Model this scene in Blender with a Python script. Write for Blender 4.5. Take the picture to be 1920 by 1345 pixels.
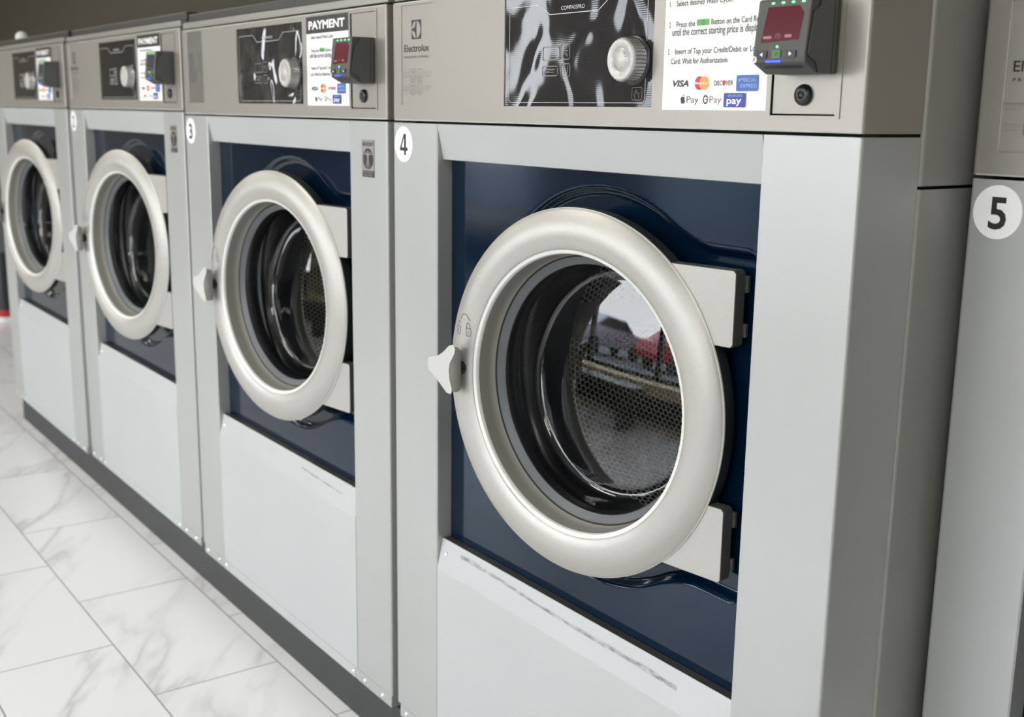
import bpy, bmesh, math, random
from mathutils import Vector, Matrix
random.seed(4)
S = bpy.context.scene
for o in list(bpy.data.objects): bpy.data.objects.remove(o)
COL = S.collection
PI = math.pi
# ------------------------------------------------------------------ camera
YAW, PIT, ROL = 0.95087, -0.20987, 0.01392
f = Vector((-math.sin(YAW)*math.cos(PIT), math.cos(YAW)*math.cos(PIT), math.sin(PIT)))
r = Vector((math.cos(YAW), math.sin(YAW), 0)); u = r.cross(f)
r2 = math.cos(ROL)*r + math.sin(ROL)*u; u2 = -math.sin(ROL)*r + math.cos(ROL)*u
cd = bpy.data.cameras.new('camera'); cam = bpy.data.objects.new('camera', cd); COL.objects.link(cam)
M = Matrix((r2, u2, -f)).transposed().to_4x4(); M.translation = Vector((5.0213, -1.0654, 1.2898))
cam.matrix_world = M
cd.sensor_width = 36; cd.lens = 2183.5/1920*36; cd.clip_start = 0.02; cd.clip_end = 200
cd.dof.use_dof = True; cd.dof.focus_distance = 1.62; cd.dof.aperture_fstop = 5.6
S.camera = cam
# ------------------------------------------------------------------ world, view
S.view_settings.view_transform = 'Standard'; S.view_settings.look = 'None'
S.view_settings.gamma = 1; S.view_settings.exposure = 0.82; S.view_settings.use_curve_mapping = False
W = bpy.data.worlds.new('sky'); S.world = W; W.use_nodes = True
nt = W.node_tree; bg = nt.nodes['Background']
tc = nt.nodes.new('ShaderNodeTexCoord'); sx = nt.nodes.new('ShaderNodeSeparateXYZ'); rp = nt.nodes.new('ShaderNodeValToRGB')
nt.links.new(tc.outputs['Generated'], sx.inputs[0]); nt.links.new(sx.outputs['Z'], rp.inputs[0]); nt.links.new(rp.outputs[0], bg.inputs[0])
rp.color_ramp.elements[0].position = 0.0; rp.color_ramp.elements[0].color = (0.87, 0.89, 0.91, 1)
rp.color_ramp.elements[1].position = 0.6; rp.color_ramp.elements[1].color = (0.68, 0.77, 0.92, 1)
bg.inputs[1].default_value = 5.6
LAMP = 7.0
S.cycles.use_denoising = True
S.cycles.max_bounces = 8; S.cycles.transparent_max_bounces = 16
S.cycles.sample_clamp_indirect = 6; S.cycles.caustics_reflective = False; S.cycles.caustics_refractive = False

# ------------------------------------------------------------------ materials
def srgb(r, g, b):
    c = lambda v: (v/255/12.92) if v/255 <= .04045 else ((v/255+.055)/1.055)**2.4
    return (c(r), c(g), c(b), 1)
def mat(name, col, rough=.5, metal=0., noise=0., nscale=40, bump=0., bscale=200, coat=0., emit=None, es=1., spec=.5, stretch=None):
    m = bpy.data.materials.new(name); m.use_nodes = True; nt = m.node_tree; b = nt.nodes['Principled BSDF']
    b.inputs['Base Color'].default_value = col; b.inputs['Roughness'].default_value = rough
    b.inputs['Metallic'].default_value = metal; b.inputs['Coat Weight'].default_value = coat
    b.inputs['Specular IOR Level'].default_value = spec
    if emit: b.inputs['Emission Color'].default_value = emit; b.inputs['Emission Strength'].default_value = es
    t = nt.nodes.new('ShaderNodeTexCoord'); mp = nt.nodes.new('ShaderNodeMapping'); nt.links.new(t.outputs['Object'], mp.inputs[0])
    if stretch: mp.inputs['Scale'].default_value = stretch
    if noise > 0:
        n = nt.nodes.new('ShaderNodeTexNoise'); n.inputs['Scale'].default_value = nscale; n.inputs['Detail'].default_value = 3
        nt.links.new(mp.outputs[0], n.inputs['Vector'])
        mr = nt.nodes.new('ShaderNodeMapRange'); mr.inputs[1].default_value = .3; mr.inputs[2].default_value = .7
        mr.inputs[3].default_value = 1-noise; mr.inputs[4].default_value = 1+noise
        nt.links.new(n.outputs[0], mr.inputs[0])
        vm = nt.nodes.new('ShaderNodeVectorMath'); vm.operation = 'SCALE'; vm.inputs[0].default_value = col[:3]
        nt.links.new(mr.outputs[0], vm.inputs['Scale']); nt.links.new(vm.outputs[0], b.inputs['Base Color'])
    if bump > 0:
        n2 = nt.nodes.new('ShaderNodeTexNoise'); n2.inputs['Scale'].default_value = bscale; n2.inputs['Detail'].default_value = 2
        nt.links.new(mp.outputs[0], n2.inputs['Vector'])
        bp = nt.nodes.new('ShaderNodeBump'); bp.inputs['Strength'].default_value = bump; bp.inputs['Distance'].default_value = .002
        nt.links.new(n2.outputs[0], bp.inputs['Height']); nt.links.new(bp.outputs[0], b.inputs['Normal'])
    return m
MT = {}
MT['steel'] = mat('painted_steel', (.42, .425, .41, 1), .40, .42, noise=.025, nscale=5, bump=.03, bscale=500)
MT['header'] = mat('header_steel', (.325, .303, .272, 1), .38, .45, noise=.02, nscale=5, bump=.03, bscale=500)
MT['lower'] = mat('lower_panel_steel', (.45, .465, .458, 1), .42, .2, noise=.02, nscale=4, bump=.03, bscale=500)
MT['side'] = mat('cabinet_side', (.30, .30, .275, 1), .42, .3, noise=.03, nscale=6)
MT['ring'] = mat('cast_silver', (.415, .40, .367, 1), .37, .45, noise=.02, nscale=300, bump=.12, bscale=900)
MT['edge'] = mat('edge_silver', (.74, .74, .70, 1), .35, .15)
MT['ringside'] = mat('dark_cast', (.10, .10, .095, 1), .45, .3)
MT['blue'] = mat('navy_panel', (.0011, .0082, .023, 1), .10, .0, noise=.06, nscale=6, spec=.38)
MT['blue'].node_tree.nodes['Principled BSDF'].inputs['Specular Tint'].default_value = (.72, .87, 1, 1)
MT['dark'] = mat('dark_gap', (.012, .012, .012, 1), .7)
MT['black'] = mat('black_rubber', (.010, .011, .013, 1), .28)
MT['greyring'] = mat('grey_inner_ring', (.11, .115, .12, 1), .4)
MT['cone'] = mat('grey_inner_cone', (.27, .265, .235, 1), .42, .1)
MT['plinth'] = mat('dark_grey_steel', (.022, .0235, .0235, 1), .45, noise=.08, nscale=12)
MT['reader'] = mat('reader_plastic', (.068, .068, .064, 1), .5, bump=.2, bscale=1500)
MT['readerside'] = mat('reader_side', (.088, .088, .080, 1), .5, bump=.2, bscale=1500)
MT['redscreen'] = mat('red_lcd', (.045, .005, .009, 1), .18, spec=.3, emit=(.30, .015, .045, 1), es=.12)
MT['lcdink'] = mat('lcd_faint_print', (.28, .10, .13, 1), .3)
MT['dimscreen'] = mat('dim_lcd', (.03, .035, .04, 1), .12, emit=(.05, .06, .07, 1), es=.2)
MT['key'] = mat('key_black', (.012, .013, .014, 1), .4)
MT['green'] = mat('green_key', (.05, .16, .03, 1), .4)
MT['greenled'] = mat('green_led', (.1, .9, .2, 1), .4, emit=(.20, 1, .30, 1), es=1.3)
MT['blueled'] = mat('blue_led', (.02, .05, .9, 1), .4, emit=(.03, .07, 1, 1), es=1.2)
MT['white'] = mat('sticker_white', (.88, .87, .85, 1), .4)
MT['paper'] = mat('sign_white', (.88, .87, .85, 1), .5)
MT['ink'] = mat('ink_black', (.012, .012, .012, 1), .4)
MT['greyink'] = mat('ink_grey', (.09, .09, .09, 1), .4)
MT['fineink'] = mat('ink_fine', (.22, .20, .18, 1), .4)
MT['cardblue'] = mat('card_blue', srgb(60, 95, 175), .4)
MT['samblue'] = mat('deep_blue', srgb(45, 60, 150), .4)
MT['lblue'] = mat('light_blue_ink', srgb(150, 175, 225), .4)
MT['cred'] = mat('card_red', srgb(190, 45, 60), .4)
MT['corange'] = mat('card_orange', srgb(235, 150, 70), .4)
MT['cgreen'] = mat('sign_green', srgb(90, 165, 70), .4)
MT['display'] = mat('display_gloss', (.010, .011, .013, 1), .10, spec=.35)
MT['whiteline'] = mat('white_print', (.55, .55, .56, 1), .3)
MT['knob'] = mat('knob_silver', (.52, .50, .48, 1), .42, .3)
MT['knobside'] = mat('knob_side', (.40, .40, .39, 1), .33, .7)
MT['handle'] = mat('handle_beige', (.50, .50, .46, 1), .42, .1, bump=.1, bscale=900)
MT['screw'] = mat('screw_chrome', (.85, .85, .85, 1), .15, 1.)
MT['wall'] = mat('olive_wall', (.075, .066, .049, 1), .8, noise=.04, nscale=2)
MT['tan'] = mat('tan_wall', (.30, .27, .22, 1), .8)
MT['ceil'] = mat('ceiling_white', (.56, .55, .52, 1), .8)
MT['beige'] = mat('beige_sill', (.78, .62, .40, 1), .5)
MT['mull'] = mat('mullion_dark', (.03, .03, .03, 1), .4)
MT['asph'] = mat('asphalt', (.12, .12, .12, 1), .8, noise=.15, nscale=3)
MT['cover'] = mat('top_cover_dark', (.035, .034, .030, 1), .4)
MT['lid'] = mat('lid_grey', (.34, .33, .30, 1), .35, .5)
MT['lampwhite'] = mat('lamp_emit', (1, 1, 1, 1), .5, emit=(1, .96, .88, 1), es=LAMP)
MT['binred'] = mat('bin_red', (.45, .03, .04, 1), .4)
MT['bindark'] = mat('bin_dark', (.025, .026, .032, 1), .4)
MT['bingrey'] = mat('bin_grey', (.13, .13, .14, 1), .4)
MT['leaf'] = mat('tree_leaf', (.06, .10, .03, 1), .8, noise=.5, nscale=3)
MT['bark'] = mat('tree_bark', (.08, .06, .045, 1), .8)
MT['cardark'] = mat('car_dark', (.02, .02, .022, 1), .15)
MT['tyre'] = mat('tyre', (.02, .02, .02, 1), .7)
MT['carred'] = mat('car_red', (.35, .02, .03, 1), .2, coat=.5)
MT['carsilver'] = mat('car_silver', (.45, .47, .52, 1), .2, .4, coat=.5)
MT['carwhite'] = mat('car_white', (.7, .7, .7, 1), .2, coat=.5)

# wavy protective film over a glossy dark plate
def film(name, base, scale=22, dist=.02, amt=1.0, rough=.05, metal=0., spec=.6):
    m = mat(name, base, rough, metal, coat=0., spec=spec); nt = m.node_tree; b = nt.nodes['Principled BSDF']
    t = nt.nodes.new('ShaderNodeTexCoord'); n = nt.nodes.new('ShaderNodeTexNoise'); n.inputs['Scale'].default_value = scale
    n.inputs['Detail'].default_value = .6; n.inputs['Distortion'].default_value = .5
    w = nt.nodes.new('ShaderNodeTexWave'); w.bands_direction = 'Z'; w.inputs['Scale'].default_value = 110
    bp = nt.nodes.new('ShaderNodeBump'); bp.inputs['Strength'].default_value = amt; bp.inputs['Distance'].default_value = dist
    b2 = nt.nodes.new('ShaderNodeBump'); b2.inputs['Strength'].default_value = .045; b2.inputs['Distance'].default_value = .0006
    nt.links.new(t.outputs['Object'], n.inputs['Vector']); nt.links.new(t.outputs['Object'], w.inputs['Vector'])
    nt.links.new(n.outputs[0], bp.inputs['Height']); nt.links.new(w.outputs[1], b2.inputs['Height'])
    nt.links.new(bp.outputs[0], b2.inputs['Normal']); nt.links.new(b2.outputs[0], b.inputs['Normal'])
    return m
MT['film'] = film('display_film', (.02, .02, .022, 1), 11, .007, .7, .05, spec=.5)
MT['film2'] = film('display_film_loose', (.03, .03, .032, 1), 13, .014, 1., .05, spec=.8)
MT['silverfilm'] = film('plate_film', (.42, .42, .40, 1), 22, .004, .8, .15, .7)

# thin glass: clear, Fresnel mirror on top (two faces of a pane)
def glass(name, tint=(.93, .95, .95, 1), boost=2.0, rough=0.0, cap=.075):
    m = bpy.data.materials.new(name); m.use_nodes = True; nt = m.node_tree; nt.nodes.clear()
    out = nt.nodes.new('ShaderNodeOutputMaterial'); mx = nt.nodes.new('ShaderNodeMixShader')
    tr = nt.nodes.new('ShaderNodeBsdfTransparent'); tr.inputs[0].default_value = tint
    gl = nt.nodes.new('ShaderNodeBsdfGlossy'); gl.inputs['Roughness'].default_value = rough; gl.inputs[0].default_value = (1, 1, 1, 1)
    fr = nt.nodes.new('ShaderNodeFresnel'); fr.inputs[0].default_value = 1.5
    ml = nt.nodes.new('ShaderNodeMath'); ml.operation = 'MULTIPLY'; ml.inputs[1].default_value = boost
    mn = nt.nodes.new('ShaderNodeMath'); mn.operation = 'MINIMUM'; mn.inputs[1].default_value = cap
    nt.links.new(fr.outputs[0], ml.inputs[0]); nt.links.new(ml.outputs[0], mn.inputs[0]); nt.links.new(mn.outputs[0], mx.inputs[0])
    nt.links.new(tr.outputs[0], mx.inputs[1]); nt.links.new(gl.outputs[0], mx.inputs[2]); nt.links.new(mx.outputs[0], out.inputs[0])
    return m
MT['glass'] = glass('door_glass', boost=1.5)
MT['winglass'] = glass('window_glass', (.97, .98, .98, 1), 1.3)

# honeycomb perforated drum, pattern in UV metres
def drum_mat():
    m = mat('perforated_drum', (.5, .5, .49, 1), .35, .45); nt = m.node_tree; b = nt.nodes['Principled BSDF']
    L = nt.links.new
    def N(op, a, c=None, d=None):
        n = nt.nodes.new('ShaderNodeMath'); n.operation = op
        for i, x in enumerate((a, c, d)):
            if x is None: continue
            if isinstance(x, (int, float)): n.inputs[i].default_value = x
            else: L(x, n.inputs[i])
        return n.outputs[0]
    uv = nt.nodes.new('ShaderNodeUVMap'); uv.uv_map = 'UVMap'; s = nt.nodes.new('ShaderNodeSeparateXYZ'); L(uv.outputs[0], s.inputs[0])
    sp = .0108; q = math.sqrt(3)
    U = N('ADD', N('DIVIDE', s.outputs[0], sp), 400.0); V = N('ADD', N('DIVIDE', s.outputs[1], sp), 400*q)
    def lat(du, dv):
        a = N('SUBTRACT', N('MODULO', N('ADD', U, du), 1.0), .5); c = N('SUBTRACT', N('MODULO', N('ADD', V, dv), q), q/2)
        return N('SQRT', N('ADD', N('MULTIPLY', a, a), N('MULTIPLY', c, c)))
    d = N('MINIMUM', lat(0, 0), lat(.5, q/2))
    h = nt.nodes.new('ShaderNodeMapRange'); L(d, h.inputs[0]); h.inputs[1].default_value = .36; h.inputs[2].default_value = .45
    mx = nt.nodes.new('ShaderNodeMix'); mx.data_type = 'RGBA'; L(h.outputs[0], mx.inputs[0])
    mx.inputs[6].default_value = (.035, .034, .03, 1); mx.inputs[7].default_value = (.85, .85, .82, 1)
    L(mx.outputs[2], b.inputs['Base Color'])
    bp = nt.nodes.new('ShaderNodeBump'); bp.inputs['Strength'].default_value = .9; bp.inputs['Distance'].default_value = .003
    L(h.outputs[0], bp.inputs['Height']); L(bp.outputs[0], b.inputs['Normal'])
    return m
MT['drum'] = drum_mat()

VROT = 145
def floor_mat():
    m = bpy.data.materials.new('marble_tile'); m.use_nodes = True; nt = m.node_tree; b = nt.nodes['Principled BSDF']; L = nt.links.new
    g = nt.nodes.new('ShaderNodeNewGeometry'); mp = nt.nodes.new('ShaderNodeMapping'); L(g.outputs['Position'], mp.inputs[0])
    w, h = .605, .295
    mp.inputs['Location'].default_value = (-1.41+w/2+w*40, .32+h*40, 0)
    br = nt.nodes.new('ShaderNodeTexBrick'); L(mp.outputs[0], br.inputs['Vector'])
    br.inputs['Scale'].default_value = 1; br.inputs['Brick Width'].default_value = w; br.inputs['Row Height'].default_value = h
    br.inputs['Mortar Size'].default_value = .0016; br.inputs['Mortar Smooth'].default_value = .1; br.inputs['Bias'].default_value = 0
    br.inputs['Color1'].default_value = (0, 0, 0, 1); br.inputs['Color2'].default_value = (1, 1, 1, 1); br.inputs['Mortar'].default_value = (0, 0, 0, 1)
    add = nt.nodes.new('ShaderNodeVectorMath'); add.operation = 'MULTIPLY_ADD'; L(br.outputs['Color'], add.inputs[0])
    add.inputs[1].default_value = (7, 3, 5); L(g.outputs['Position'], add.inputs[2])
    ro = nt.nodes.new('ShaderNodeMapping'); L(add.outputs[0], ro.inputs[0]); ro.inputs['Rotation'].default_value = (0, 0, math.radians(-VROT))
    rot = nt.nodes.new('ShaderNodeMapping'); L(ro.outputs[0], rot.inputs[0]); rot.inputs['Scale'].default_value = (.8, 3.0, 1)
    n = nt.nodes.new('ShaderNodeTexNoise'); n.inputs['Scale'].default_value = 1.5; n.inputs['Detail'].default_value = 4; n.inputs['Roughness'].default_value = .5
    n.inputs['Distortion'].default_value = .25; L(rot.outputs[0], n.inputs['Vector'])
    def N(op, a, c):
        k = nt.nodes.new('ShaderNodeMath'); k.operation = op
        for i, x in enumerate((a, c)):
            if isinstance(x, (int, float)): k.inputs[i].default_value = x
            else: L(x, k.inputs[i])
        return k.outputs[0]
    v = N('ABSOLUTE', N('SUBTRACT', n.outputs[0], .5), 0)
    r1 = nt.nodes.new('ShaderNodeValToRGB'); L(v, r1.inputs[0])
    e = r1.color_ramp.elements; e[0].position = 0; e[0].color = (.56, .55, .53, 1); e[1].position = .055; e[1].color = (.80, .795, .78, 1)
    e2 = e.new(.018); e2.color = (.70, .69, .67, 1)
    n3 = nt.nodes.new('ShaderNodeTexNoise'); n3.inputs['Scale'].default_value = 1.6; n3.inputs['Detail'].default_value = 3; L(rot.outputs[0], n3.inputs['Vector'])
    mr = nt.nodes.new('ShaderNodeMapRange'); L(n3.outputs[0], mr.inputs[0]); mr.inputs[1].default_value = .42; mr.inputs[2].default_value = .62; mr.inputs[3].default_value = 0; mr.inputs[4].default_value = 1
    mx = nt.nodes.new('ShaderNodeMix'); mx.data_type = 'RGBA'; L(mr.outputs[0], mx.inputs[0]); mx.inputs[6].default_value = (.80, .795, .78, 1); L(r1.outputs[0], mx.inputs[7])
    m2 = nt.nodes.new('ShaderNodeMix'); m2.data_type = 'RGBA'; L(br.outputs['Fac'], m2.inputs[0]); L(mx.outputs[2], m2.inputs[6]); m2.inputs[7].default_value = (.20, .195, .19, 1)
    L(m2.outputs[2], b.inputs['Base Color']); b.inputs['Roughness'].default_value = .28
    bp = nt.nodes.new('ShaderNodeBump'); bp.inputs['Strength'].default_value = .5; bp.inputs['Distance'].default_value = .002; bp.invert = True
    L(br.outputs['Fac'], bp.inputs['Height']); L(bp.outputs[0], b.inputs['Normal'])
    return m
MT['floor'] = floor_mat()

def scuff_mat():
    m = bpy.data.materials.new('scuff'); m.use_nodes = True; nt = m.node_tree; b = nt.nodes['Principled BSDF']; L = nt.links.new
    b.inputs['Base Color'].default_value = (.22, .22, .22, 1); b.inputs['Roughness'].default_value = .7
    t = nt.nodes.new('ShaderNodeTexCoord'); mp = nt.nodes.new('ShaderNodeMapping'); mp.inputs['Scale'].default_value = (45, 1, 160); L(t.outputs['Object'], mp.inputs[0])
    n = nt.nodes.new('ShaderNodeTexNoise'); n.inputs['Scale'].default_value = 1; n.inputs['Detail'].default_value = 4; L(mp.outputs[0], n.inputs['Vector'])
    mr = nt.nodes.new('ShaderNodeMapRange'); L(n.outputs[0], mr.inputs[0]); mr.inputs[1].default_value = .35; mr.inputs[2].default_value = .65; mr.inputs[3].default_value = 0; mr.inputs[4].default_value = .55
    L(mr.outputs[0], b.inputs['Alpha'])
    return m
MT['scuff'] = scuff_mat()

# ------------------------------------------------------------------ mesh helpers
class MB:
    def __init__(s): s.v = []; s.f = []; s.m = []; s.sm = []; s.mats = []
    def mi(s, m):
        if m not in s.mats: s.mats.append(m)
        return s.mats.index(m)
    def face(s, pts, m, sm=False):
        i = len(s.v); s.v += [tuple(p) for p in pts]; s.f.append(tuple(range(i, i+len(pts)))); s.m.append(s.mi(m)); s.sm.append(sm)
    def box(s, x0, x1, y0, y1, z0, z1, m):
        i = len(s.v); s.v += [(x0, y0, z0), (x1, y0, z0), (x1, y1, z0), (x0, y1, z0), (x0, y0, z1), (x1, y0, z1), (x1, y1, z1), (x0, y1, z1)]
        for q in ((0, 1, 5, 4), (1, 2, 6, 5), (2, 3, 7, 6), (3, 0, 4, 7), (4, 5, 6, 7), (3, 2, 1, 0)):
            s.f.append(tuple(i+k for k in q)); s.m.append(s.mi(m)); s.sm.append(False)
    def prism(s, pts, a, b, m, axis='z', sm=False, cap=True, mcap=None):
        # pts: outline in the plane across the axis, extruded from a to b
        def P(p, t):
            if axis == 'z': return (p[0], p[1], t)
            if axis == 'x': return (t, p[0], p[1])
            return (p[0], t, p[1])
        i = len(s.v); n = len(pts); s.v += [P(p, a) for p in pts]+[P(p, b) for p in pts]
        for k in range(n):
            s.f.append((i+k, i+(k+1) % n, i+n+(k+1) % n, i+n+k)); s.m.append(s.mi(m)); s.sm.append(sm)
        if cap:
            s.f.append(tuple(i+k for k in range(n))[::-1]); s.m.append(s.mi(mcap or m)); s.sm.append(False)
            s.f.append(tuple(i+n+k for k in range(n))); s.m.append(s.mi(mcap or m)); s.sm.append(False)
    def lathe(s, prof, m, c=(0, 0), n=96, closed=False, mats=None, warp=None):
        # prof: (radius, y); axis along y through (c0, *, c1)
        i = len(s.v); k = len(prof)
        for a in range(n):
            t = 2*PI*a/n
            for (r, y) in prof:
                p = (c[0]+r*math.cos(t), y, c[1]+r*math.sin(t)); s.v.append(warp(p) if warp else p)
        for a in range(n):
            b = (a+1) % n
            for j in range(k-1 if not closed else k):
                j2 = (j+1) % k
                s.f.append((i+a*k+j, i+a*k+j2, i+b*k+j2, i+b*k+j)); s.m.append(s.mi(mats[j] if mats else m)); s.sm.append(True)
    def disc(s, r, y, m, c=(0, 0), n=48, warp=None, sm=False):
        s.face([(c[0]+r*math.cos(-2*PI*a/n), y, c[1]+r*math.sin(-2*PI*a/n)) for a in range(n)], m, sm)
    def text(s, body, x, z, h, m, y=-.0004, w=None, sx=1., bold=0., align='LEFT', rot=0., shear=0., sp=1.):
        me = text_mesh(body, bold, shear, sp)
        xs = [v.co.x for v in me.vertices]
        if not xs: return
        cap = .729 if any(c.isupper() or c.isdigit() for c in body) else .55
        k = h/cap; kx = k*sx; x0 = min(xs); wd = (max(xs)-x0)
        if w: kx = w/wd
        off = 0 if align == 'LEFT' else (-wd*kx/2 if align == 'CENTER' else -wd*kx)
        i = len(s.v); cr, sr = math.cos(rot), math.sin(rot)
        for v in me.vertices:
            a = (v.co.x-x0)*kx+off; b = v.co.y*k
            s.v.append((x+a*cr-b*sr, y, z+a*sr+b*cr))
        for p in me.polygons: s.f.append(tuple(i+q for q in p.vertices)); s.m.append(s.mi(m)); s.sm.append(False)
    def line(s, pts, w, m, y=-.0004, close=False):
        if close: pts = pts+[pts[0]]
        for (a, b) in zip(pts[:-1], pts[1:]):
            dx, dz = b[0]-a[0], b[1]-a[1]; l = math.hypot(dx, dz)
            if l < 1e-9: continue
            nx, nz = -dz/l*w/2, dx/l*w/2; ex, ez = dx/l*w*.3, dz/l*w*.3
            s.face([(a[0]-nx-ex, y, a[1]-nz-ez), (b[0]-nx+ex, y, b[1]-nz+ez), (b[0]+nx+ex, y, b[1]+nz+ez), (a[0]+nx-ex, y, a[1]+nz-ez)], m)
    def poly(s, pts, m, y=-.0003): s.face([(p[0], y, p[1]) for p in pts], m)
    def tube(s, pts, rad, m, n=10):
        pts = [Vector(p) for p in pts]; i = len(s.v)
        for k, p in enumerate(pts):
            d = (pts[min(k+1, len(pts)-1)]-pts[max(k-1, 0)]).normalized()
            a = d.cross(Vector((0, 0, 1)));  a = a.normalized() if a.length > 1e-4 else Vector((1, 0, 0)); b = d.cross(a)
            for j in range(n): s.v.append(tuple(p+rad*(a*math.cos(2*PI*j/n)+b*math.sin(2*PI*j/n))))
        for k in range(len(pts)-1):
            for j in range(n):
                s.f.append((i+k*n+j, i+k*n+(j+1) % n, i+(k+1)*n+(j+1) % n, i+(k+1)*n+j)); s.m.append(s.mi(m)); s.sm.append(True)
    def mesh(s, name, bevel=0, seg=2, recalc=True, pick=None):
        me = bpy.data.meshes.new(name); me.from_pydata(s.v, [], s.f); me.update()
        for m in s.mats: me.materials.append(MT[m])
        for p, a, b in zip(me.polygons, s.m, s.sm): p.material_index = a; p.use_smooth = b
        bm = bmesh.new(); bm.from_mesh(me)
        bmesh.ops.remove_doubles(bm, verts=bm.verts, dist=1e-6)
        if bevel > 0:
            es = [e for e in bm.edges if len(e.link_faces) == 2 and e.calc_face_angle(0) > .6 and (pick is None or pick(e))]
            bmesh.ops.bevel(bm, geom=es, offset=bevel, segments=seg, affect='EDGES', profile=.5, clamp_overlap=True)
        if recalc: bmesh.ops.recalc_face_normals(bm, faces=bm.faces)
        bm.to_mesh(me); bm.free(); return me
_tx = {}
def text_mesh(body, bold=0., shear=0., sp=1.):
    k = (body, bold, shear, sp)
    if k in _tx: return _tx[k]
    c = bpy.data.curves.new('t', 'FONT'); c.body = body; c.size = 1; c.offset = bold; c.shear = shear; c.space_character = sp; c.resolution_u = 3
    o = bpy.data.objects.new('t', c); COL.objects.link(o); bpy.context.view_layer.update()
    dg = bpy.context.evaluated_depsgraph_get(); me = bpy.data.meshes.new_from_object(o.evaluated_get(dg))
    bpy.data.objects.remove(o); bpy.data.curves.remove(c); _tx[k] = me
    return me
def rrect(x0, x1, z0, z1, r, n=5):
    P = []
    for (cx, cz, a0) in ((x1-r, z0+r, -90), (x1-r, z1-r, 0), (x0+r, z1-r, 90), (x0+r, z0+r, 180)):
        for k in range(n+1):
            a = math.radians(a0+90*k/n); P.append((cx+r*math.cos(a), cz+r*math.sin(a)))
    return P
def obj(name, me, parent=None, loc=(0, 0, 0), rotz=0, label=None):
    o = bpy.data.objects.new(name, me); COL.objects.link(o); o.location = loc; o.rotation_euler = (0, 0, rotz)
    if parent: o.parent = parent
    if label: o['label'] = label
    return o
def tag(o, label, cat, group=None):
    o['label'] = label; o['category'] = cat
    if group: o['group'] = group
    return o
def thing(name, label, cat, loc=(0, 0, 0), rotz=0, group=None):
    return tag(obj(name, None, None, loc, rotz), label, cat, group)
def struct(name, me): o = obj(name, me); o['kind'] = 'structure'; return o

# ------------------------------------------------------------------ room
RX0, RX1, RY0, RY1, RZ = -7.0, 8.5, -4.4, 1.15, 2.9
m = MB(); m.box(RX0, RX1, RY0, RY1, -.1, 0, 'floor'); struct('floor', m.mesh('floor'))
m = MB(); m.box(RX0, RX1, RY0, RY1, RZ, RZ+.1, 'ceil'); struct('ceiling', m.mesh('ceiling'))
m = MB(); m.box(RX0-.1, RX1+.1, RY1, RY1+.1, 0, RZ, 'wall'); struct('wall_back', m.mesh('wall_back'))
m = MB(); m.box(RX0-.1, RX0, RY0, RY1, 0, RZ, 'tan'); struct('wall_left', m.mesh('wall_left'))
m = MB(); m.box(RX1, RX1+.1, RY0, RY1, 0, RZ, 'paper'); struct('wall_right', m.mesh('wall_right'))
# storefront wall with window openings
WX = [-3.7, -2.5, -1.2]+[-1.2+1.36*k for k in range(1, 6)]  # leftmost opening is added to put white patches into the display reflections
m = MB(); m.box(RX0-.1, RX1+.1, RY0-.15, RY0, -.1, .38, 'wall'); m.box(RX0-.1, RX1+.1, RY0-.15, RY0, 2.5, RZ+.1, 'ceil')
m.box(RX0-.1, WX[0], RY0-.15, RY0, .38, 2.5, 'tan'); m.box(WX[7], RX1+.1, RY0-.15, RY0, .38, 2.5, 'wall'); struct('wall_front', m.mesh('wall_front'))
m = MB(); m.box(WX[0], WX[7], RY0-.15, RY0+.42, .33, .46, 'beige'); struct('trim_1', m.mesh('trim'))
m = MB(); m.box(WX[1], WX[2], RY0-.15, RY0, .38, 2.5, 'tan'); o = struct('trim_2', m.mesh('trim'))
for k in (0, 2, 3, 4, 5, 6):
    x0, x1 = WX[k], WX[k+1]; o = obj('window_%d' % (k or 1), None, None, ((x0+x1)/2, RY0-.07, .46)); o['kind'] = 'structure'
    w = (x1-x0)/2-.001; fr = MB()
    for (a, b, c, d) in ((-w, -w+.035, 0, 2.04), (w-.035, w, 0, 2.04), (-w, w, 0, .05), (-w, w, 1.99, 2.04)): fr.box(a, b, -.04, .04, c, d, 'mull')
    obj('window_frame', fr.mesh('window_frame'), o)
    g = MB(); g.face([(-w+.03, 0, .04), (w-.03, 0, .04), (w-.03, 0, 2.0), (-w+.03, 0, 2.0)], 'winglass'); obj('pane', g.mesh('pane'), o)
# ceiling lamps
lm = MB(); lm.box(-.6, .6, -.3, .3, -.03, 0, 'white'); LF = lm.mesh('lamp_housing', .004)
ld = MB(); ld.face([(-.57, -.27, -.031), (-.57, .27, -.031), (.57, .27, -.031), (.57, -.27, -.031)], 'lampwhite'); LD = ld.mesh('diffuser')
LABX = {-4.6: 'far left end of the row', -1.2: 'first washers of the row', 2.2: 'middle of the washer row', 5.6: 'last washers of the row'}
for y in (-1.5, -3.2):
    for x, w in LABX.items():
        t = thing('ceiling_light', 'flat white ceiling light %s, above the %s' % ('nearer the washers' if y > -2 else 'nearer the windows', w), 'light', (x, y, RZ), 0, 'ceiling lights over the aisle')
        obj('lamp_housing', LF, t); obj('diffuser', LD, t)
# unseen low dark seat, added to darken the door glass reflection below the sill
t = thing('added_bench', 'long dark seat added before the windows to darken the door glass reflection', 'added_bench', (.3, -3.45, 0))
m = MB(); m.box(-1.5, 1.5, -.22, .22, .40, .45, 'mull'); obj('seat', m.mesh('seat', .01), t)
for sx_ in (-1.3, 0, 1.3):
    m = MB(); m.box(sx_-.03, sx_+.03, -.2, .2, 0, .40, 'mull'); obj('leg', m.mesh('leg'), t)
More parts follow.
